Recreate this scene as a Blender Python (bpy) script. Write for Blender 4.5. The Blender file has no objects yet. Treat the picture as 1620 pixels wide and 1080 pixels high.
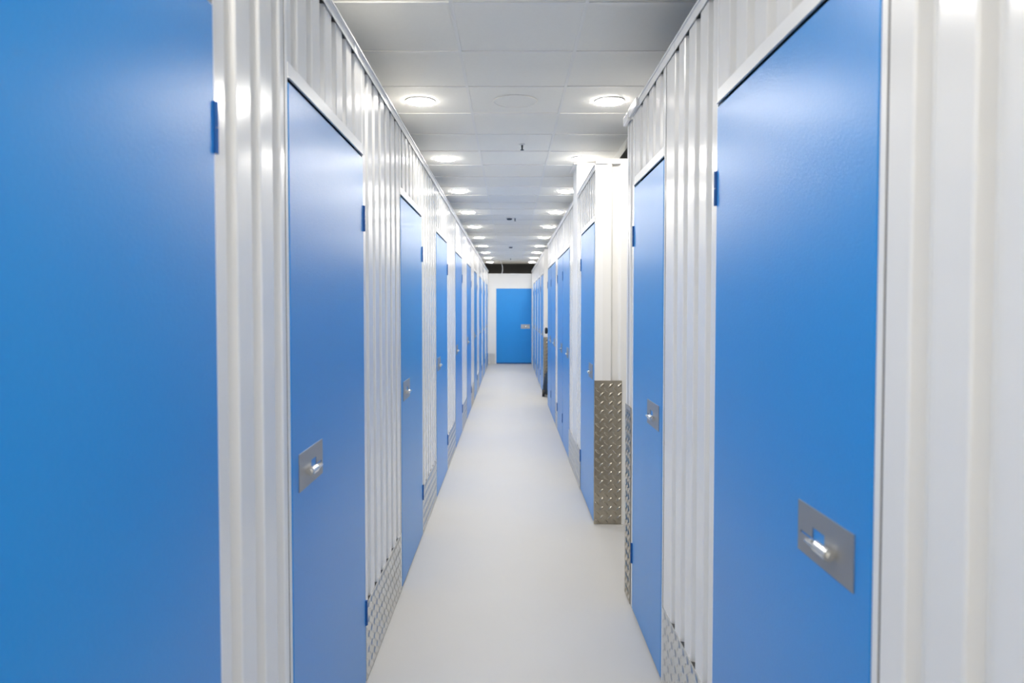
import bpy, bmesh, math, random
from mathutils import Vector, Matrix

random.seed(7)
C = bpy.context.scene.collection
SC = bpy.context.scene
R = math.radians

# ------------------------------------------------------------------ camera
FPX = 1150.0
cam_data = bpy.data.cameras.new('camera')
cam = bpy.data.objects.new('camera', cam_data)
C.objects.link(cam)
cam_data.sensor_fit = 'HORIZONTAL'
cam_data.sensor_width = 36.0
cam_data.lens = 36.0 * FPX / 1620.0
TILT = 1.9
cam.location = (0.0, 0.0, 1.5)
cam.rotation_euler = (R(90.0 - TILT), 0.0, 0.0)
cam_data.shift_x = 3.5 / 1620.0
cam_data.shift_y = -(540.0 - FPX * math.tan(R(TILT)) - 487.0) / 1620.0
cam_data.clip_start = 0.05
cam_data.dof.use_dof = True
cam_data.dof.focus_distance = 4.2
cam_data.dof.aperture_fstop = 3.2
SC.camera = cam

# ------------------------------------------------------------------ world, exposure
world = bpy.data.worlds.new('world')
SC.world = world
world.use_nodes = True
world.node_tree.nodes['Background'].inputs[0].default_value = (0.02, 0.02, 0.02, 1)
world.node_tree.nodes['Background'].inputs[1].default_value = 0.0
SC.view_settings.view_transform = 'Standard'
SC.view_settings.look = 'None'
SC.view_settings.gamma = 1.0
SC.view_settings.use_curve_mapping = False
SC.view_settings.exposure = 0.0
SC.cycles.max_bounces = 14
SC.cycles.diffuse_bounces = 8
SC.cycles.glossy_bounces = 8
LAMP = 224.0            # radiance of the downlight diffusers

# ------------------------------------------------------------------ materials
def srgb(r, g, b):
    f = lambda c: (c / 255.0) / 12.92 if c <= 10 else (((c / 255.0) + 0.055) / 1.055) ** 2.4
    return (f(r), f(g), f(b), 1.0)

def mat(name, color, rough=0.5, metal=0.0, spec=0.5, bump=None, mottle=None, coat=0.0):
    m = bpy.data.materials.new(name)
    m.use_nodes = True
    nt = m.node_tree
    b = nt.nodes['Principled BSDF']
    b.inputs['Base Color'].default_value = color
    b.inputs['Roughness'].default_value = rough
    b.inputs['Metallic'].default_value = metal
    b.inputs['Specular IOR Level'].default_value = spec
    b.inputs['Coat Weight'].default_value = coat
    tc = nt.nodes.new('ShaderNodeTexCoord')
    if bump:
        scale, strength, dist = bump
        n = nt.nodes.new('ShaderNodeTexNoise')
        n.inputs['Scale'].default_value = scale
        n.inputs['Detail'].default_value = 2.0
        nt.links.new(tc.outputs['Object'], n.inputs['Vector'])
        bp = nt.nodes.new('ShaderNodeBump')
        bp.inputs['Strength'].default_value = strength
        bp.inputs['Distance'].default_value = dist
        nt.links.new(n.outputs['Fac'], bp.inputs['Height'])
        nt.links.new(bp.outputs['Normal'], b.inputs['Normal'])
    if mottle:
        scale, amount = mottle
        n = nt.nodes.new('ShaderNodeTexNoise')
        n.inputs['Scale'].default_value = scale
        n.inputs['Detail'].default_value = 5.0
        nt.links.new(tc.outputs['Object'], n.inputs['Vector'])
        mx = nt.nodes.new('ShaderNodeMix')
        mx.data_type = 'RGBA'
        mx.inputs[6].default_value = tuple(c * (1 - amount) for c in color[:3]) + (1,)
        mx.inputs[7].default_value = tuple(min(1, c * (1 + amount)) for c in color[:3]) + (1,)
        nt.links.new(n.outputs['Fac'], mx.inputs[0])
        nt.links.new(mx.outputs[2], b.inputs['Base Color'])
    return m

def emit_mat(name, color, strength):
    m = bpy.data.materials.new(name)
    m.use_nodes = True
    b = m.node_tree.nodes['Principled BSDF']
    b.inputs['Base Color'].default_value = (0.9, 0.9, 0.9, 1)
    b.inputs['Emission Color'].default_value = color
    b.inputs['Emission Strength'].default_value = strength
    return m

M_WHITE = mat('white_painted_steel', (0.81, 0.80, 0.775, 1), 0.20, 0, 0.5, bump=(6.0, 0.10, 0.02))
M_FRAME = mat('white_frame_steel', (0.82, 0.815, 0.80, 1), 0.30)
M_TRIM = mat('white_trim_steel', (0.83, 0.825, 0.81, 1), 0.30)
M_BLUE = mat('blue_door_paint', (0.010, 0.255, 0.68, 1), 0.29, 0, 0.5, bump=(190.0, 0.15, 0.004))
M_HINGE = mat('blue_hinge_paint', srgb(20, 84, 150), 0.35)
M_STEEL = mat('brushed_steel', (0.42, 0.42, 0.42, 1), 0.38, 0.85, 0.5)
M_CHROME = mat('polished_steel', (0.78, 0.78, 0.76, 1), 0.18, 0.9)
M_TREAD = mat('tread_plate_aluminium', (0.70, 0.69, 0.66, 1), 0.30, 0.9)
M_TREAD_DARK = mat('tread_plate_reflected_dark', (0.42, 0.385, 0.32, 1), 0.24, 0.95)  # base darkened to imitate the dim surroundings the guard reflects
M_FLOOR = mat('white_floor_paint', (0.475, 0.468, 0.453, 1), 0.55, 0, 0.3, mottle=(2.5, 0.025), bump=(60.0, 0.05, 0.004))
M_TILE = mat('ceiling_tile', (0.94, 0.92, 0.86, 1), 0.85, 0, 0.2, mottle=(60.0, 0.02))
M_GRID = mat('ceiling_grid_white', (0.90, 0.885, 0.84, 1), 0.4)
M_PLASTER = mat('white_plaster', (0.80, 0.80, 0.79, 1), 0.6, 0, 0.3)
M_DARK = mat('dark_unlit_interior', (0.045, 0.048, 0.048, 1), 0.8)  # dark colour stands in for the unlit unit interiors
M_VOID = mat('grey_void_paint', (0.42, 0.425, 0.42, 1), 0.8)
M_SEAM_NOTCH = mat('dark_seam_and_notch_shade', (0.05, 0.052, 0.055, 1), 0.6)  # also colours the plugs that imitate valley shade
M_BLACK = mat('black_rubber', (0.012, 0.012, 0.014, 1), 0.45)
M_NAVY = mat('dark_slate_plastic', (0.03, 0.045, 0.065, 1), 0.4)
M_PLASTIC = mat('white_plastic', (0.82, 0.82, 0.82, 1), 0.45)
M_GLOW = emit_mat('downlight_diffuser', (1.0, 0.955, 0.885, 1), LAMP)

# ------------------------------------------------------------------ mesh helpers
class MB:
    def __init__(self, tf=None):
        self.bm = bmesh.new()
        self.tf = tf or (lambda a, n, z: (a, n, z))
    def v(self, p):
        return self.bm.verts.new(self.tf(*p))
    def box(self, a0, a1, n0, n1, z0, z1):
        vs = [self.v((a, n, z)) for z in (z0, z1) for n in (n0, n1) for a in (a0, a1)]
        for q in ((0, 1, 3, 2), (4, 6, 7, 5), (0, 4, 5, 1), (2, 3, 7, 6), (0, 2, 6, 4), (1, 5, 7, 3)):
            self.bm.faces.new([vs[i] for i in q])
    def prism_z(self, pts, z0, z1):
        lo = [self.v((a, n, z0)) for a, n in pts]
        hi = [self.v((a, n, z1)) for a, n in pts]
        k = len(pts)
        for i in range(k):
            j = (i + 1) % k
            self.bm.faces.new([lo[i], lo[j], hi[j], hi[i]])
        self.bm.faces.new(hi)
        self.bm.faces.new(lo[::-1])
    def sheet(self, front, thick, z0, z1):
        """a bent sheet: quads front, back, rims, extruded vertically"""
        rows = []
        for off in (0.0, -thick):
            rows.append([[self.v((a, n + off, z)) for a, n in front] for z in (z0, z1)])
        F, B = rows
        k = len(front)
        nf = self.bm.faces.new
        for i in range(k - 1):
            nf([F[0][i], F[0][i + 1], F[1][i + 1], F[1][i]])
            nf([B[0][i], B[1][i], B[1][i + 1], B[0][i + 1]])
            nf([F[1][i], F[1][i + 1], B[1][i + 1], B[1][i]])
            nf([F[0][i], B[0][i], B[0][i + 1], F[0][i + 1]])
        for i in (0, k - 1):
            nf([F[0][i], F[1][i], B[1][i], B[0][i]])
    def tube(self, p0, p1, r0, r1=None, seg=14, caps=True):
        p0, p1 = Vector(p0), Vector(p1)
        r1 = r0 if r1 is None else r1
        d = (p1 - p0).normalized()
        up = Vector((0, 0, 1)) if abs(d.z) < 0.9 else Vector((1, 0, 0))
        x = d.cross(up).normalized(); y = d.cross(x)
        rings = []
        for p, r in ((p0, r0), (p1, r1)):
            rings.append([self.v(tuple(p + (x * math.cos(2 * math.pi * i / seg) + y * math.sin(2 * math.pi * i / seg)) * r)) for i in range(seg)])
        for i in range(seg):
            j = (i + 1) % seg
            self.bm.faces.new([rings[0][i], rings[0][j], rings[1][j], rings[1][i]])
        if caps:
            self.bm.faces.new(rings[0][::-1]); self.bm.faces.new(rings[1])
    def lathe(self, prof, seg=32, centre=(0, 0)):
        """profile of (radius, z), revolved about the vertical axis"""
        rings = []
        for r, z in prof:
            if r < 1e-6:
                rings.append([self.v((centre[0], centre[1], z))])
            else:
                rings.append([self.v((centre[0] + r * math.cos(2 * math.pi * i / seg), centre[1] + r * math.sin(2 * math.pi * i / seg), z)) for i in range(seg)])
        for A, B in zip(rings, rings[1:]):
            for i in range(seg):
                j = (i + 1) % seg
                if len(A) == 1 and len(B) == 1: continue
                if len(A) == 1: self.bm.faces.new([A[0], B[i], B[j]])
                elif len(B) == 1: self.bm.faces.new([A[i], B[0], A[j]])
                else: self.bm.faces.new([A[i], B[i], B[j], A[j]])
    def grid_plate(self, xs, zs, holes, n0, n1):
        """a flat plate cut from a grid of cells, leaving out the cells in holes"""
        nx, nz = len(xs) - 1, len(zs) - 1
        cell = lambda i, j: 0 <= i < nx and 0 <= j < nz and (i, j) not in holes
        cache = {}
        def vv(i, j, k):
            if (i, j, k) not in cache:
                cache[(i, j, k)] = self.v((xs[i], n1 if k else n0, zs[j]))
            return cache[(i, j, k)]
        for i in range(nx):
            for j in range(nz):
                if not cell(i, j): continue
                for k in (0, 1):
                    self.bm.faces.new([vv(i, j, k), vv(i + 1, j, k), vv(i + 1, j + 1, k), vv(i, j + 1, k)])
                for (di, dj, e) in ((-1, 0, ((0, 0), (0, 1))), (1, 0, ((1, 0), (1, 1))), (0, -1, ((0, 0), (1, 0))), (0, 1, ((0, 1), (1, 1)))):
                    if not cell(i + di, j + dj):
                        (a, b), (c, d) = e
                        self.bm.faces.new([vv(i + a, j + b, 0), vv(i + c, j + d, 0), vv(i + c, j + d, 1), vv(i + a, j + b, 1)])
    def mesh(self, name, material, smooth=False, bevel=0.0):
        bm = self.bm
        bmesh.ops.recalc_face_normals(bm, faces=bm.faces[:])
        if bevel:
            es = [e for e in bm.edges if len(e.link_faces) == 2 and e.calc_face_angle(0) > 0.6]
            bmesh.ops.bevel(bm, geom=es, offset=bevel, segments=2, profile=0.5, affect='EDGES', clamp_overlap=True)
        me = bpy.data.meshes.new(name)
        bm.to_mesh(me); bm.free()
        me.materials.append(material)
        if smooth:
            for p in me.polygons: p.use_smooth = True
            me.set_sharp_from_angle(angle=R(35))
        return me

def link(name, me, parent=None, loc=None):
    o = bpy.data.objects.new(name, me)
    C.objects.link(o)
    if parent is not None: o.parent = parent
    if loc is not None: o.location = loc
    return o

def obj(name, mb, material, parent=None, loc=None, smooth=False, bevel=0.0):
    return link(name, mb.mesh(name, material, smooth, bevel), parent, loc)

def struct(name, mb, material, parent=None, **k):
    o = obj(name, mb, material, parent, **k)
    if parent is None: o['kind'] = 'structure'
    return o

def tag(o, label, cat, group=None):
    o['label'] = label; o['category'] = cat; o['kind'] = 'thing'
    if group: o['group'] = group
    return o

def empty(name, loc):
    o = bpy.data.objects.new(name, None)
    C.objects.link(o); o.location = loc
    o.empty_display_size = 0.1
    return o

# ------------------------------------------------------------------ dimensions
XL, XR, XP = 0.578, 0.611, 0.588        # corridor faces: unbroken wall, near block, blocks past the side passage
DOOR_H, WALL_H, CEIL = 2.085, 2.452, 2.754
Y_END = 19.5
YB = -3.0                                # behind the camera
left = lambda a, n, z: (-XL + n, a, z)   # a = along the corridor, n = out from the wall, z = up
near = lambda a, n, z: (XR - n, a, z)
block = lambda a, n, z: (XP - n, a, z)

# ------------------------------------------------------------------ structure: floor, outer shell, ceiling
mb = MB(); mb.box(-4.2, 4.2, YB - 0.2, 24.2, -0.1, 0.0)
struct('floor', mb, M_FLOOR)
mb = MB(); mb.box(-4.2, 4.2, YB - 0.2, 24.2, 3.35, 3.45)
struct('roof_slab', mb, M_VOID)
for nm, b in (('wall_outer_west', (-4.2, -4.1, YB - 0.2, 24.2)), ('wall_outer_east', (4.1, 4.2, YB - 0.2, 24.2)), ('wall_outer_north', (-4.1, 4.1, 24.1, 24.2))):
    mb = MB(); mb.box(b[0], b[1], b[2], b[3], 0.0, 3.35)
    struct(nm, mb, M_VOID)
mb = MB(); mb.box(-4.1, 4.1, YB - 0.2, YB - 0.1, 0.0, 3.35)
struct('wall_behind', mb, M_PLASTER)

# suspended ceiling: three tiles wide, tiles sit a little above the grid bars
TX = [-0.803, -0.243, 0.317, 0.877]
TP, Y0 = 0.568, 4.455 - 0.284 - 0.568 * 12
NROW = int((20.95 - Y0) / TP)
ceil = MB(); grid = MB()
for r in range(NROW):
    y0 = Y0 + r * TP
    for c in range(3):
        x0, x1 = TX[c] + 0.006, TX[c + 1] - 0.006
        dz = [random.uniform(0.0, 0.0035) for _ in range(4)]
        ys = (y0 + 0.006, y0 + TP - 0.006)
        zb = CEIL + 0.001
        vs = [ceil.v((x, y, zb + dz[i])) for i, (x, y) in enumerate(((x0, ys[0]), (x1, ys[0]), (x1, ys[1]), (x0, ys[1])))]
        vt = [ceil.v((x, y, CEIL + 0.02)) for (x, y) in ((x0, ys[0]), (x1, ys[0]), (x1, ys[1]), (x0, ys[1]))]
        ceil.bm.faces.new(vs); ceil.bm.faces.new(vt)
        for i in range(4):
            j = (i + 1) % 4
            ceil.bm.faces.new([vs[i], vs[j], vt[j], vt[i]])
Y1 = Y0 + NROW * TP
for x in TX: grid.box(x - 0.008, x + 0.008, Y0, Y1, CEIL - 0.0025, CEIL + 0.025)
for r in range(NROW + 1):
    for c in range(3):
        grid.box(TX[c] + 0.008, TX[c + 1] - 0.008, Y0 + r * TP - 0.008, Y0 + r * TP + 0.008, CEIL - 0.0022, CEIL + 0.0245)
grid.box(TX[3] + 0.008, TX[3] + 0.04, Y0, Y1, CEIL - 0.004, CEIL + 0.03)
ceiling = struct('ceiling', ceil, M_TILE)
obj('ceiling_grid', grid, M_GRID, ceiling)

# ------------------------------------------------------------------ ribbed walls
PITCH, CREST, SLOPE, DEPTH = 0.148, 0.088, 0.010, 0.026
def rib_profile(a0, a1, first):
    """crest, slope, valley, slope ...; first = middle of one valley"""
    pts = [(a0, 0.0)]
    val = PITCH - CREST - 2 * SLOPE
    k = math.ceil((a0 - first) / PITCH)
    while True:
        c = first + k * PITCH
        k += 1
        p = [(c - val / 2 - SLOPE, 0.0), (c - val / 2, -DEPTH), (c + val / 2, -DEPTH), (c + val / 2 + SLOPE, 0.0)]
        if p[0][0] < a0 + 0.008: continue
        if p[-1][0] > a1 - 0.008: break
        pts += p
    pts.append((a1, 0.0))
    return pts

def eased(pts, e=0.003):
    """round the folds of a rib profile with a narrow facet"""
    out = [pts[0]]
    for (p, q, r) in zip(pts, pts[1:], pts[2:]):
        for t in (p, r):
            d = math.hypot(t[0] - q[0], t[1] - q[1])
            k = min(e / d, 0.4)
            out.append((q[0] + (t[0] - q[0]) * k, q[1] + (t[1] - q[1]) * k))
    out.append(pts[-1])
    return out

JN, JF = 0.021, 0.012                    # door frame posts, near and far side
SEAM = 0.0045
def door_frame(tf, a0, a1, parent):
    mb = MB(tf)
    mb.box(a0 - JN, a0 - 0.002, -0.03, 0.0018, 0.0, WALL_H)
    mb.box(a1 + 0.002, a1 + JF, -0.03, 0.0012, 0.0, WALL_H)
    mb.box(a0 - 0.002, a1 + 0.002, 0.0010, 0.0034, DOOR_H + 0.011, DOOR_H + 0.052)     # head flashing
    mb.box(a0 - 0.002, a1 + 0.002, 0.0034, 0.0070, DOOR_H + 0.011, DOOR_H + 0.0145)    # drip lip
    f = obj('door_frame', mb, M_FRAME, parent)
    mb = MB(tf)
    mb.box(a0 - JN - SEAM, a0 - JN - 0.0005, -0.03, 0.0004, 0.0, WALL_H - 0.009)
    obj('seam_strip', mb, M_SEAM_NOTCH, f)
    return f

def panel(tf, a0, a1, z0, z1, first, parent):
    mb = MB(tf)
    mb.sheet(eased(rib_profile(a0, a1, first)), 0.0015, z0, z1 - 0.004 if z1 == WALL_H else z1)
    return obj('wall_panel', mb, M_WHITE, parent)

def top_trim(name, tf, a0, a1, z=WALL_H):
    mb = MB(tf)
    mb.box(a0, a1, 0.003, 0.006, z - 0.008, z + 0.03)
    mb.box(a0, a1, -0.08, 0.003, z + 0.027, z + 0.03)
    mb.box(a0, a1, 0.006, 0.012, z + 0.024, z + 0.03)
    a = a0 + 0.9
    while a < a1 - 0.3:                                                                    # splice covers
        mb.box(a, a + 0.05, 0.006, 0.0085, z - 0.010, z + 0.0315)
        a += 2.4
    return struct(name, mb, M_TRIM)

def wall_run(wall, tf, a_start, a_end, doors, plain=()):
    """panels between the doors, short panels over them, frames round them"""
    cur = a_start
    for (a0, a1) in doors + [(None, None)]:
        stop = a_end if a0 is None else a0 - JN - SEAM
        if stop - cur > 0.03:
            spans = [(cur, stop)]
            for (p0, p1) in plain:
                spans = [s for (s0, s1) in spans for s in ([(s0, p0), (p1, s1)] if s0 < p0 and p1 < s1 else [(s0, s1)])]
            for (s0, s1) in spans:
                panel(tf, s0, s1, 0.0, WALL_H, s0 + 0.085, wall)
        if a0 is not None:
            panel(tf, a0 - 0.002, a1 + 0.002, DOOR_H + 0.050, WALL_H, a0 + 0.07, wall)
            door_frame(tf, a0, a1, wall)
            cur = a1 + JF

F = FPX
L_DOORS = [(0.455, 1.424), (1.905, 2.860), (3.845, 4.755), (5.70, 6.67), (7.72, 8.74), (9.76, 10.78), (11.73, 12.72), (13.69, 14.72), (15.62, 16.66), (17.75, 18.75)]
N_DOORS = [(1.208, 2.146), (2.885, 3.570)]
P_DOORS = [(5.045, 5.960), (7.14, 7.995), (8.03, 8.885), (9.34, 10.24), (10.28, 11.18)]
Q_DOORS = [(12.80, 13.70), (14.10, 15.0), (15.50, 16.42), (17.05, 17.95)]
NEAR_END, P_START, P_END, Q_START = 3.80, 5.0, 11.25, 12.48

def wall_root(name, tf, a0, a1):
    """an added backing sheet, coloured dark to imitate the unlit space behind the panels"""
    mb = MB(tf)
    mb.box(a0 + 0.08, a1 - 0.08, -0.075, -0.065, 0.0, WALL_H + 0.026)
    return struct(name, mb, M_DARK)

wl = wall_root('wall_left', left, YB, Y_END)
wall_run(wl, left, YB, Y_END, L_DOORS)
wn = wall_root('wall_right_near', near, YB, NEAR_END)
wall_run(wn, near, YB, NEAR_END - 0.03, N_DOORS)
wp = wall_root('wall_right_middle', block, P_START, P_END)
COL0, COL1 = 6.33, 6.74
wall_run(wp, block, P_START + 0.02, P_END - 0.02, P_DOORS, plain=((COL0, COL1),))
wq = wall_root('wall_right_far', block, Q_START, Y_END)
wall_run(wq, block, Q_START + 0.02, Y_END, Q_DOORS)
top_trim('trim_1', left, YB, Y_END)
top_trim('trim_2', near, YB, NEAR_END)
top_trim('trim_3', block, P_START, COL0)
top_trim('trim_4', block, COL1, P_END)
top_trim('trim_5', block, Q_START, Y_END)
# loose end cap of the top trim where the near block stops
mb = MB(near); mb.box(NEAR_END - 0.36, NEAR_END - 0.14, 0.006, 0.020, WALL_H - 0.004, WALL_H + 0.036); mb.box(NEAR_END - 0.12, NEAR_END + 0.004, 0.006, 0.022, WALL_H - 0.012, WALL_H + 0.030)
struct('trim_6', mb, M_TRIM, bevel=0.003)
# corner posts closing the ends of the blocks
def corner_post(name, tf, a0, a1, h):
    mb = MB(tf); mb.box(a0, a1, -0.05, 0.0, 0.0, h)
    return struct(name, mb, M_FRAME)
corner_post('trim_7', near, NEAR_END - 0.03, NEAR_END, WALL_H)
corner_post('trim_8', block, P_START, P_START + 0.022, WALL_H + 0.06)
corner_post('trim_9', block, P_END - 0.02, P_END, WALL_H)
corner_post('trim_10', block, Q_START, Q_START + 0.02, WALL_H + 0.05)

# the walls of the two side passages
def side_face(name, y, toward, x0, h):
    tf = (lambda a, n, z: (a, y - n, z)) if toward < 0 else (lambda a, n, z: (a, y + n, z))
    mb = MB(tf)
    mb.box(x0, 3.3, -0.06, -0.05, 0, h)  # dark backing imitates the unlit space behind the panel
    w = struct(name, mb, M_DARK)
    panel(tf, x0 + 0.05, 3.3, 0, h, x0 + 0.14, w)
    mb = MB(tf); mb.box(x0, 3.3, 0.0005, 0.004, h - 0.030, h + 0.004); mb.box(x0, 3.3, -0.06, 0.0005, h, h + 0.004)
    obj('cap_strip', mb, M_TRIM, w)
    return w
side_face('wall_passage_near', NEAR_END, +1, XR, WALL_H)
side_face('wall_passage_middle', P_START, -1, XP, WALL_H + 0.062)
side_face('wall_passage_middle_back', P_END, +1, XP, WALL_H)
side_face('wall_passage_far', Q_START, -1, XP, WALL_H + 0.05)
for nm, y0, y1 in (('wall_passage_end_near', NEAR_END, P_START), ('wall_passage_end_far', P_END, Q_START)):
    mb = MB(); mb.box(3.3, 3.36, y0, y1, 0, WALL_H + 0.06)
    struct(nm, mb, M_PLASTER)
# unseen lids added over the storage units to block light and keep them dark
for nm, b in (('light_block_lid_left', (-4.1, -XL - 0.08, YB, 24.0)), ('light_block_lid_near', (XR + 0.08, 4.1, YB, NEAR_END - 0.07)),
              ('light_block_lid_middle', (XP + 0.08, 4.1, P_START + 0.07, P_END - 0.07)), ('light_block_lid_far', (XP + 0.08, 4.1, Q_START + 0.07, 24.0))):
    mb = MB()
    if nm == 'light_block_lid_middle':
        mb.box(b[0], b[1], b[2], COL0, 2.38, 2.40); mb.box(b[0], b[1], COL1, b[3], 2.38, 2.40); mb.box(1.06, b[1], COL0, COL1, 2.38, 2.40)
    else:
        mb.box(b[0], b[1], b[2], b[3], 2.38, 2.40)
    struct(nm, mb, M_DARK)

# concrete column boxed in white, up to the ceiling
mb = MB(); mb.box(XP - 0.004, XP + 0.46, COL0, COL1, 0.0, CEIL - 0.004)
struct('column', mb, M_PLASTER, bevel=0.004)
mb = MB()
mb.box(XP - 0.034, XP - 0.004, COL0 - 0.03, COL1 + 0.03, CEIL - 0.012, CEIL - 0.004)
mb.box(XP - 0.004, 0.87, COL0 - 0.03, COL0, CEIL - 0.012, CEIL - 0.004)
struct('trim_11', mb, M_GRID)

# end of the corridor
END_H = 2.415
endf = lambda a, n, z: (a, Y_END - n, z)
mb = MB(endf); mb.box(-1.2, -0.372, -0.08, 0.0, 0, END_H); mb.box(0.590, 1.2, -0.08, 0.0, 0, END_H); mb.box(-0.372, 0.590, -0.08, 0.0, 2.03, END_H); mb.box(-0.372, 0.59, -0.08, -0.05, 0, 2.03)
mb.box(-0.56, 0.57, 0.0, 0.008, END_H - 0.02, END_H + 0.006)
wall_end = struct('wall_end', mb, M_PLASTER)
mb = MB(endf)
mb.box(-0.372, -0.364, -0.05, 0.006, 0, 2.03); mb.box(0.584, 0.592, -0.05, 0.006, 0, 2.03); mb.box(-0.364, 0.584, -0.05, 0.006, 2.022, 2.03)
obj('door_frame', mb, M_FRAME, wall_end)

# ------------------------------------------------------------------ storage doors
DOOR_CACHE = {}
def lock_meshes(tf, s, z, key):
    """steel lock plate with a stepped slot, bolt and padlock lug; s = start of the plate along the door"""
    W, H = 0.245, 0.104
    mb = MB(tf)
    xs = [s, s + 0.118, s + 0.174, s + 0.182, s + 0.232, s + W]
    zs = [z - H / 2, z - 0.014, z - 0.008, z + 0.014, z + H / 2]
    mb.grid_plate(xs, zs, {(1, 1), (1, 2), (2, 1), (3, 1)}, 0.012, 0.015)
    plate = mb.mesh('lock_plate', M_STEEL, bevel=0.0)
    mb = MB(tf)
    mb.tube((s + 0.072, 0.026, z - 0.010), (s + 0.124, 0.026, z - 0.010), 0.0115, seg=18)
    mb.tube((s + 0.066, 0.024, z - 0.010), (s + 0.072, 0.024, z - 0.010), 0.006, seg=14)
    mb.box(s + 0.122, s + 0.134, 0.008, 0.026, z - 0.016, z - 0.006)
    bolt = mb.mesh('lock_bolt', M_CHROME, smooth=True)
    mb = MB(lambda a, n, q: tf(a, q, z - 0.008 + n))
    # flat lug with a hole, lying level and pointing out into the corridor
    a0, a1, n0, n1 = s + 0.120, s + 0.160, 0.014, 0.038
    mb.grid_plate([a0, a0 + 0.012, a1 - 0.010, a1], [n0, n0 + 0.008, n1 - 0.007, n1], {(1, 1)}, -0.0022, 0.0022)
    lug = mb.mesh('padlock_lug', M_CHROME)
    return plate, bolt, lug

def hinge_mesh(tf, a, z):
    mb = MB(tf)
    for k in range(2):
        mb.tube((a + 0.003, 0.0154, z + k * 0.051), (a + 0.003, 0.0154, z + 0.049 + k * 0.051), 0.0045, seg=12)
    mb.box(a - 0.006, a - 0.0005, 0.0122, 0.0165, z, z + 0.1)
    return mb.mesh('hinge', M_HINGE, smooth=True)

def make_door(side, width, loc, height=DOOR_H):
    """the lock is on the edge nearer the camera, the hinges on the other"""
    key = (side, round(width, 3))
    sgn = 1 if side == 'left' else -1
    tf = lambda a, n, z: (sgn * (n - 0.0085), a, z)
    if key not in DOOR_CACHE:
        mb = MB(tf); mb.box(0.0, width, -0.03, 0.0125, 0.010, height)
        leaf = mb.mesh('door_leaf', M_BLUE, bevel=0.0015)
        DOOR_CACHE[key] = (leaf, hinge_mesh(tf, width, 1.80), hinge_mesh(tf, width, 0.235)) + lock_meshes(tf, 0.057, 1.049, key)
    leaf, h1, h2, plate, bolt, lug = DOOR_CACHE[key]
    d = empty('storage_locker_door', loc)
    link('door_leaf', leaf, d)
    link('hinge', h1, d); link('hinge', h2, d)
    p = link('lock_plate', plate, d); p['label'] = 'brushed steel lock plate'
    link('lock_bolt', bolt, p); link('padlock_lug', lug, p)
    return d

ORD = ['first', 'second', 'third', 'fourth', 'fifth', 'sixth', 'seventh', 'eighth', 'ninth', 'tenth', 'eleventh', 'twelfth']
for i, (a0, a1) in enumerate(L_DOORS):
    d = make_door('left', a1 - a0, (-XL, a0, 0))
    if i == 0: lab = 'large blue storage door filling the left edge, its lock out of view'
    elif i == len(L_DOORS) - 1: lab = 'blue storage door at the far end of the unbroken wall, last before the end wall'
    else: lab = 'blue storage door, %s from the camera along the long unbroken wall' % ORD[i]
    tag(d, lab, 'door', 'blue storage doors along the unbroken wall')
for i, (a0, a1) in enumerate(N_DOORS):
    d = make_door('right', a1 - a0, (XR, a0, 0))
    tag(d, ['large blue storage door nearest the camera with its grey lock plate in full view', 'narrow blue storage door just before the first side passage'][i], 'door', 'blue storage doors before the side passage')
P_LAB = ['blue storage door at the corner just past the tall tread plate guard',
         'blue storage door beyond the white column, nearer leaf of the first adjoining pair',
         'blue storage door beyond the white column, farther leaf of the first adjoining pair',
         'blue storage door, nearer one of the pair just before the second side passage',
         'blue storage door at the second side passage, beside the dark wheeled cleaner']
for i, (a0, a1) in enumerate(P_DOORS):
    tag(make_door('right', a1 - a0, (XP, a0, 0)), P_LAB[i], 'door', 'blue storage doors between the side passages')
Q_LAB = ['blue storage door just beyond the second side passage', 'second blue storage door beyond the second side passage',
         'third blue storage door beyond the second side passage', 'fourth blue storage door beyond the second side passage, next to the end wall']
for i, (a0, a1) in enumerate(Q_DOORS):
    tag(make_door('right', a1 - a0, (XP, a0, 0)), Q_LAB[i], 'door', 'blue storage doors beyond the second side passage')

# the wide door facing the camera
d = empty('storage_locker_door', (-0.363, Y_END, 0))
tf = lambda a, n, z: (a, -n, z)
mb = MB(tf); mb.box(0.0, 0.946, -0.03, 0.010, 0.035, 2.02)
obj('door_leaf', mb, M_BLUE, d, bevel=0.0015)
mb = MB(tf); mb.box(0.0, 0.946, -0.02, 0.008, 0.006, 0.033)
obj('threshold_strip', mb, M_HINGE, d)
mb = MB(tf); mb.box(0.660, 0.905, 0.010, 0.014, 0.945, 1.062)
p = obj('lock_plate', mb, M_STEEL, d, bevel=0.001); p['label'] = 'pale steel lock plate'
mb = MB(tf); mb.tube((0.80, 0.022, 1.0), (0.865, 0.022, 1.0), 0.009)
obj('lock_bolt', mb, M_CHROME, p, smooth=True)
mb = MB(tf); mb.box(0.70, 0.735, 0.014, 0.045, 0.999, 1.004)
obj('padlock_lug', mb, M_CHROME, p)
tag(d, 'blue door facing the camera in the white wall at the end of the corridor', 'door')

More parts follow.
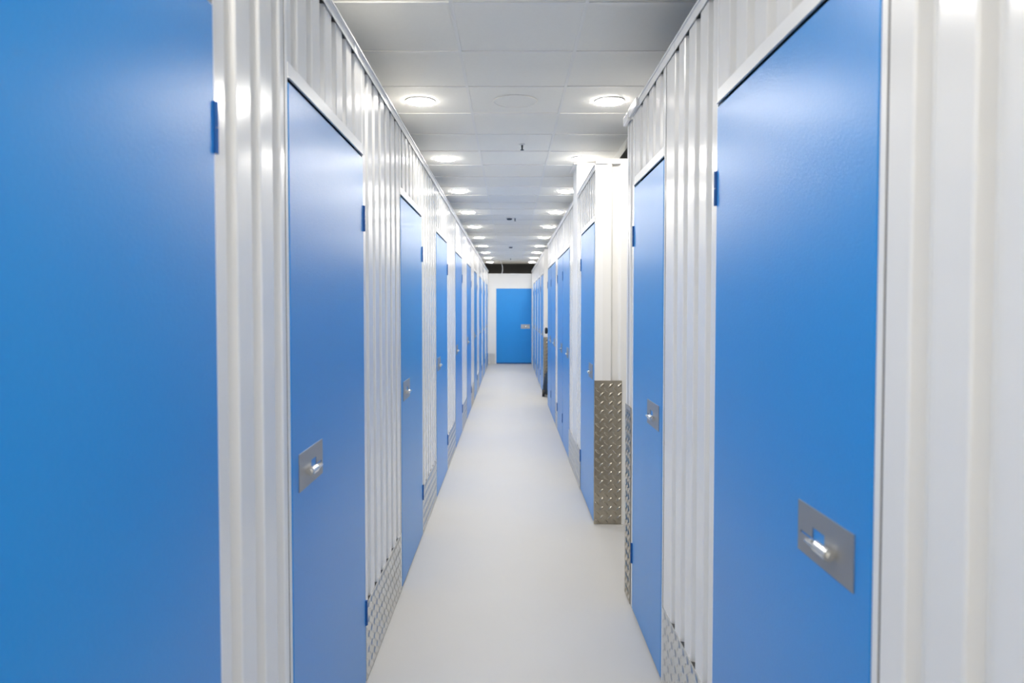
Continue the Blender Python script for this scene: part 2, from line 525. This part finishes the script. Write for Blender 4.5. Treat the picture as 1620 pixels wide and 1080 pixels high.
# ------------------------------------------------------------------ tread plates
def tread(mb, a0, a1, z0, z1, n, size=(0.0185, 0.0066, 0.0034)):
    """staggered lens-shaped treads at +-45 degrees, all within one plate"""
    stepa, stepz = 0.060, 0.0305
    row = 0
    z = z0 + 0.018
    while z < z1 - 0.012:
        a = a0 + 0.018 + (stepa / 2 if row % 2 else 0.0)
        ang = R(45) if row % 2 else R(-45)
        ca, sa = math.cos(ang), math.sin(ang)
        while a < a1 - 0.012:
            L, Wd, Hh = size
            ring = []
            for k in range(10):
                t = 2 * math.pi * k / 10
                u, w = L * math.cos(t), Wd * math.sin(t)
                ring.append((a + u * ca - w * sa, z + u * sa + w * ca))
            inner = []
            for k in range(10):
                t = 2 * math.pi * k / 10
                u, w = L * 0.55 * math.cos(t), Wd * 0.22 * math.sin(t)
                inner.append((a + u * ca - w * sa, z + u * sa + w * ca))
            r0 = [mb.v((p, n - 0.0002, q)) for p, q in ring]
            r1 = [mb.v((p, n + Hh, q)) for p, q in inner]
            for k in range(10):
                j = (k + 1) % 10
                mb.bm.faces.new([r0[k], r0[j], r1[j], r1[k]])
            mb.bm.faces.new(r1)
            mb.bm.faces.new(r0[::-1])
            a += stepa
        z += stepz
        row += 1

def kick_plate(tf, a0, a1, h, label, group, origin):
    ox, oy, oz = origin
    t2 = lambda a, n, z: tuple(p - q for p, q in zip(tf(a, n, z), (ox, oy, oz)))
    mb = MB(t2)
    mb.box(a0, a1, 0.0008, 0.0032, 0.002, h)
    tread(mb, a0, a1, 0.002, h, 0.0032)
    o = obj('kick_plate', mb, M_TREAD, None, loc=origin)
    return tag(o, label, 'kick plate', group)

KH = 0.31
def notch_shade_plugs(tf, s0, s1, wall, h=KH):
    """added dark plugs imitating shade in the rib valleys behind a kick plate"""
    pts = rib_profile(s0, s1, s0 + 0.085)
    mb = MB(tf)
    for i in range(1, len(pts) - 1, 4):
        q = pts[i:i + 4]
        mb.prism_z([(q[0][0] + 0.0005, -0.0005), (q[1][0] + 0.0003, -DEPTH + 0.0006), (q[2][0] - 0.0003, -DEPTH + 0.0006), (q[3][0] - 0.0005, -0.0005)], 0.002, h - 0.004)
    obj('notch_shade_plug', mb, M_SEAM_NOTCH, wall)
gaps = [(L_DOORS[i][1] + JF + 0.002, L_DOORS[i + 1][0] - JN - SEAM - 0.001) for i in range(len(L_DOORS) - 1)]
for i, (a0, a1) in enumerate(gaps):
    if i == 0:
        lab = 'aluminium tread kick plate between the two nearest doors of the unbroken wall'
    else:
        lab = 'aluminium tread kick plate between the %s and %s doors of the unbroken wall' % (ORD[i], ORD[i + 1])
    notch_shade_plugs(left, a0 - 0.002, a1 + 0.001, wl)
    kick_plate(left, a0, a1, KH, lab, 'kick plates along the unbroken wall', (-XL, a0, 0))
kick_plate(left, L_DOORS[-1][1] + JF + 0.002, Y_END - 0.01, KH, 'short aluminium tread kick plate where the unbroken wall meets the end wall', 'kick plates along the unbroken wall', (-XL, 18.76, 0))
notch_shade_plugs(near, N_DOORS[0][1] + JF, N_DOORS[1][0] - JN - SEAM, wn)
kick_plate(near, N_DOORS[0][1] + JF + 0.002, N_DOORS[1][0] - JN - SEAM - 0.001, KH, 'aluminium tread kick plate between the nearest large lock-plate door and the narrow door', 'kick plates before the side passage', (XR, 2.16, 0))
kick_plate(block, P_DOORS[0][1] + JF + 0.002, COL0 + 0.12, KH, 'aluminium tread kick plate just before the white column', 'kick plates by the white column', (XP, 5.97, 0)).location.x -= 0.005
kick_plate(block, COL0 + 0.125, P_DOORS[1][0] - JN - SEAM - 0.001, KH, 'aluminium tread kick plate just past the white column', 'kick plates by the white column', (XP, 6.5, 0)).location.x -= 0.006
kick_plate(block, P_DOORS[2][1] + JF + 0.002, P_DOORS[3][0] - JN - SEAM - 0.001, KH, 'aluminium tread kick plate between the two adjoining door pairs', 'kick plates by the white column', (XP, 8.9, 0))
for i in range(3):
    kick_plate(block, Q_DOORS[i][1] + JF + 0.002, Q_DOORS[i + 1][0] - JN - SEAM - 0.001, KH, ['aluminium tread kick plate, first beyond the second side passage', 'aluminium tread kick plate, second beyond the second side passage', 'aluminium tread kick plate, third beyond the second side passage'][i], 'kick plates beyond the second side passage', (XP, Q_DOORS[i][1], 0))
kick_plate(endf, -0.555, -0.40, 0.275, 'small aluminium tread kick plate on the end wall beside the facing door', 'kick plates along the unbroken wall', (-0.55, Y_END, 0))

def corner_guard(y, x, toward, leg_corr, leg_face, h, label):
    """tall L-shaped tread plate folded round the corner of a block"""
    mb = MB()
    ydir = -toward
    # leg on the corridor face, then leg on the passage face
    tc = lambda a, n, z: (-n, a, z)
    tfc = lambda a, n, z: (a, toward * n, z)
    mb.tf = tc
    y0, y1 = sorted((toward * 0.0045, -toward * leg_corr))
    mb.box(y0, y1, 0.001, 0.0045, 0.002, h); tread(mb, y0, y1, 0.002, h, 0.0045, (0.0235, 0.0095, 0.0034))
    mb.tf = tfc
    mb.box(-0.001, leg_face, 0.001, 0.0045, 0.002, h); tread(mb, 0.0, leg_face, 0.002, h, 0.0045, (0.0235, 0.0095, 0.0034))
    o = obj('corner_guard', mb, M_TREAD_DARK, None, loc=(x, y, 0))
    return tag(o, label, 'corner guard', 'tall corner guards at the side passages')
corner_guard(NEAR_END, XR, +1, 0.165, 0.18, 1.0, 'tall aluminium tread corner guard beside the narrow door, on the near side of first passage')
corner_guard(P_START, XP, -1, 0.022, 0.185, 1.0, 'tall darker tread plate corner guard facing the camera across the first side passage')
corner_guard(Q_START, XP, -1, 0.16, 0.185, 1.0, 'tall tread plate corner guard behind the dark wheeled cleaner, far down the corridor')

# ------------------------------------------------------------------ ceiling fittings
mb = MB(); mb.lathe([(0.0, 0.0), (0.091, 0.0), (0.0895, -0.003), (0.087, -0.0045), (0.0, -0.0045)], 40)
RING = mb.mesh('trim_ring', M_PLASTIC, smooth=True)
mb = MB(); mb.lathe([(0.0, -0.005), (0.0865, -0.005), (0.0855, -0.0062), (0.080, -0.0075), (0.06, -0.0088), (0.0, -0.0095)], 40)
DIFF = mb.mesh('diffuser', M_GLOW, smooth=True)
LX, RX = -0.543, 0.606
for row, x in (('unbroken wall', LX), ('passage side wall', RX)):
    for k in range(-4, 10):
        if x > 0 and k in (-1, -3): continue     # unseen row left uneven to tune the foreground light
        y = 4.455 + 1.704 * k + (0.012 * k if k > 5 else 0) - (0.75 if x > 0 and k < 0 else 0)  # unseen lamps moved back to suit the foreground light
        d = empty('ceiling_downlight', (x, y, CEIL - 0.0005))
        link('trim_ring', RING, d)
        g = link('diffuser', DIFF, d); g['label'] = 'glowing white diffuser'
        side = 'above the unbroken wall' if x < 0 else 'above the wall with side passages'
        if k < 0: lab = 'unseen round white downlight overhead %s, %s back from the frame' % (side, ORD[-k - 1] if x < 0 else ORD[-k // 2 - 1])
        elif k == 9: lab = 'lit round downlight at the far end of the row %s' % side
        else: lab = 'lit round downlight, %s in view of the row %s' % (ORD[k], side)
        tag(d, lab, 'downlight', 'round downlights of the two ceiling rows')

def ceiling_disc(name, x, y, parts, label, cat, group=None):
    d = empty(name, (x, y, CEIL + 0.001))
    for (pn, prof, m) in parts:
        mb = MB(); mb.lathe(prof, 28)
        obj(pn, mb, m, d, smooth=True)
    return tag(d, label, cat, group)
ceiling_disc('ceiling_speaker', 0.035, 4.46,
    [('rim', [(0.128, -0.0005), (0.129, -0.004), (0.133, -0.0055), (0.136, -0.002), (0.136, 0.0), (0.128, 0.0)], M_TILE),
     ('grille', [(0.1275, -0.0005), (0.1275, -0.002), (0.08, -0.003), (0.0, -0.0032)], M_TILE)],
    'faint round white flush cover in the tile between the nearest lit downlights', 'ceiling speaker')
def sprinkler(x, y, label):
    ceiling_disc('sprinkler_head', x, y,
        [('rosette', [(0.0, -0.006), (0.018, -0.006), (0.026, -0.001), (0.026, 0.0)], M_PLASTIC),
         ('nozzle', [(0.0, -0.04), (0.0055, -0.04), (0.007, -0.02), (0.008, -0.006), (0.0, -0.006)], M_NAVY),
         ('deflector', [(0.0, -0.044), (0.014, -0.044), (0.014, -0.0405), (0.0, -0.0405)], M_NAVY)], label, 'sprinkler', 'sprinklers in the ceiling')
sprinkler(0.095, 5.63, 'tiny dark sprinkler head in the ceiling, the one nearest the camera')
sprinkler(0.074, 10.20, 'dark sprinkler head next to the smoke detector mid corridor')
sprinkler(0.02, 18.4, 'small sprinkler head near the far end of the ceiling')
def detector(x, y, label):
    ceiling_disc('smoke_detector', x, y,
        [('base', [(0.0, -0.012), (0.050, -0.012), (0.052, -0.001), (0.052, 0.0)], M_PLASTIC),
         ('sensing_chamber', [(0.0, -0.034), (0.026, -0.034), (0.036, -0.026), (0.038, -0.013), (0.0, -0.013)], M_NAVY)], label, 'smoke detector', 'smoke detectors in the ceiling')
detector(-0.005, 10.15, 'small smoke detector in the ceiling about halfway down the corridor')
detector(0.02, 14.9, 'smoke detector in the ceiling, the farther of the two')

# white cable hanging from the ceiling in front of the end wall
pts = [(-0.27, 2.756), (-0.232, 2.71), (-0.205, 2.65), (-0.192, 2.58), (-0.194, 2.50), (-0.208, 2.44), (-0.228, 2.39)]
mb = MB()
for (xa, za), (xb, zb) in zip(pts, pts[1:]):
    mb.tube((xa, 19.44, za), (xb, 19.44, zb - 0.002), 0.009, seg=10)
co = obj('hanging_cable', mb, M_PLASTIC, smooth=True)
tag(co, 'white cable hanging from the ceiling in front of the end wall top', 'cable')

# ------------------------------------------------------------------ wheeled cleaner in the mouth of the second passage
v = empty('vacuum_cleaner', (0.645, 12.30, 0))
mb = MB(); mb.tf = lambda a, n, z: (a, n, z)
mb.lathe([(0.0, 0.05), (0.075, 0.05), (0.085, 0.08), (0.085, 0.18), (0.07, 0.26), (0.05, 0.33), (0.03, 0.40), (0.0, 0.41)], 20)
obj('body', mb, M_NAVY, v, smooth=True)
mb = MB(); mb.tube((-0.095, -0.03, 0.062), (-0.055, -0.03, 0.062), 0.062, seg=20); 
w_ = obj('wheel', mb, M_BLACK, v, smooth=True)
mb = MB(); mb.tube((-0.099, -0.03, 0.062), (-0.095, -0.03, 0.062), 0.024, seg=16)
h_ = obj('hub', mb, M_CHROME, w_, smooth=True); h_['label'] = 'pale wheel hub'
mb = MB(); mb.tube((0.055, -0.03, 0.062), (0.095, -0.03, 0.062), 0.062, seg=20)
obj('wheel', mb, M_BLACK, v, smooth=True)
mb = MB(); mb.tube((0.0, 0.0, 0.38), (0.02, 0.0, 1.12), 0.011, seg=12); mb.tube((0.02, 0.0, 1.115), (-0.026, 0.0, 1.115), 0.011, seg=12)
obj('tube', mb, M_NAVY, v, smooth=True)
mb = MB(); mb.lathe([(0.0, 1.062), (0.018, 1.066), (0.025, 1.085), (0.026, 1.12), (0.024, 1.15), (0.016, 1.166), (0.0, 1.17)], 16, (-0.028, 0.0))
obj('handle_grip', mb, M_BLACK, v, smooth=True)
tag(v, 'dark wheeled cleaner with black wheels, half hidden in the mouth of the second side passage', 'vacuum cleaner')
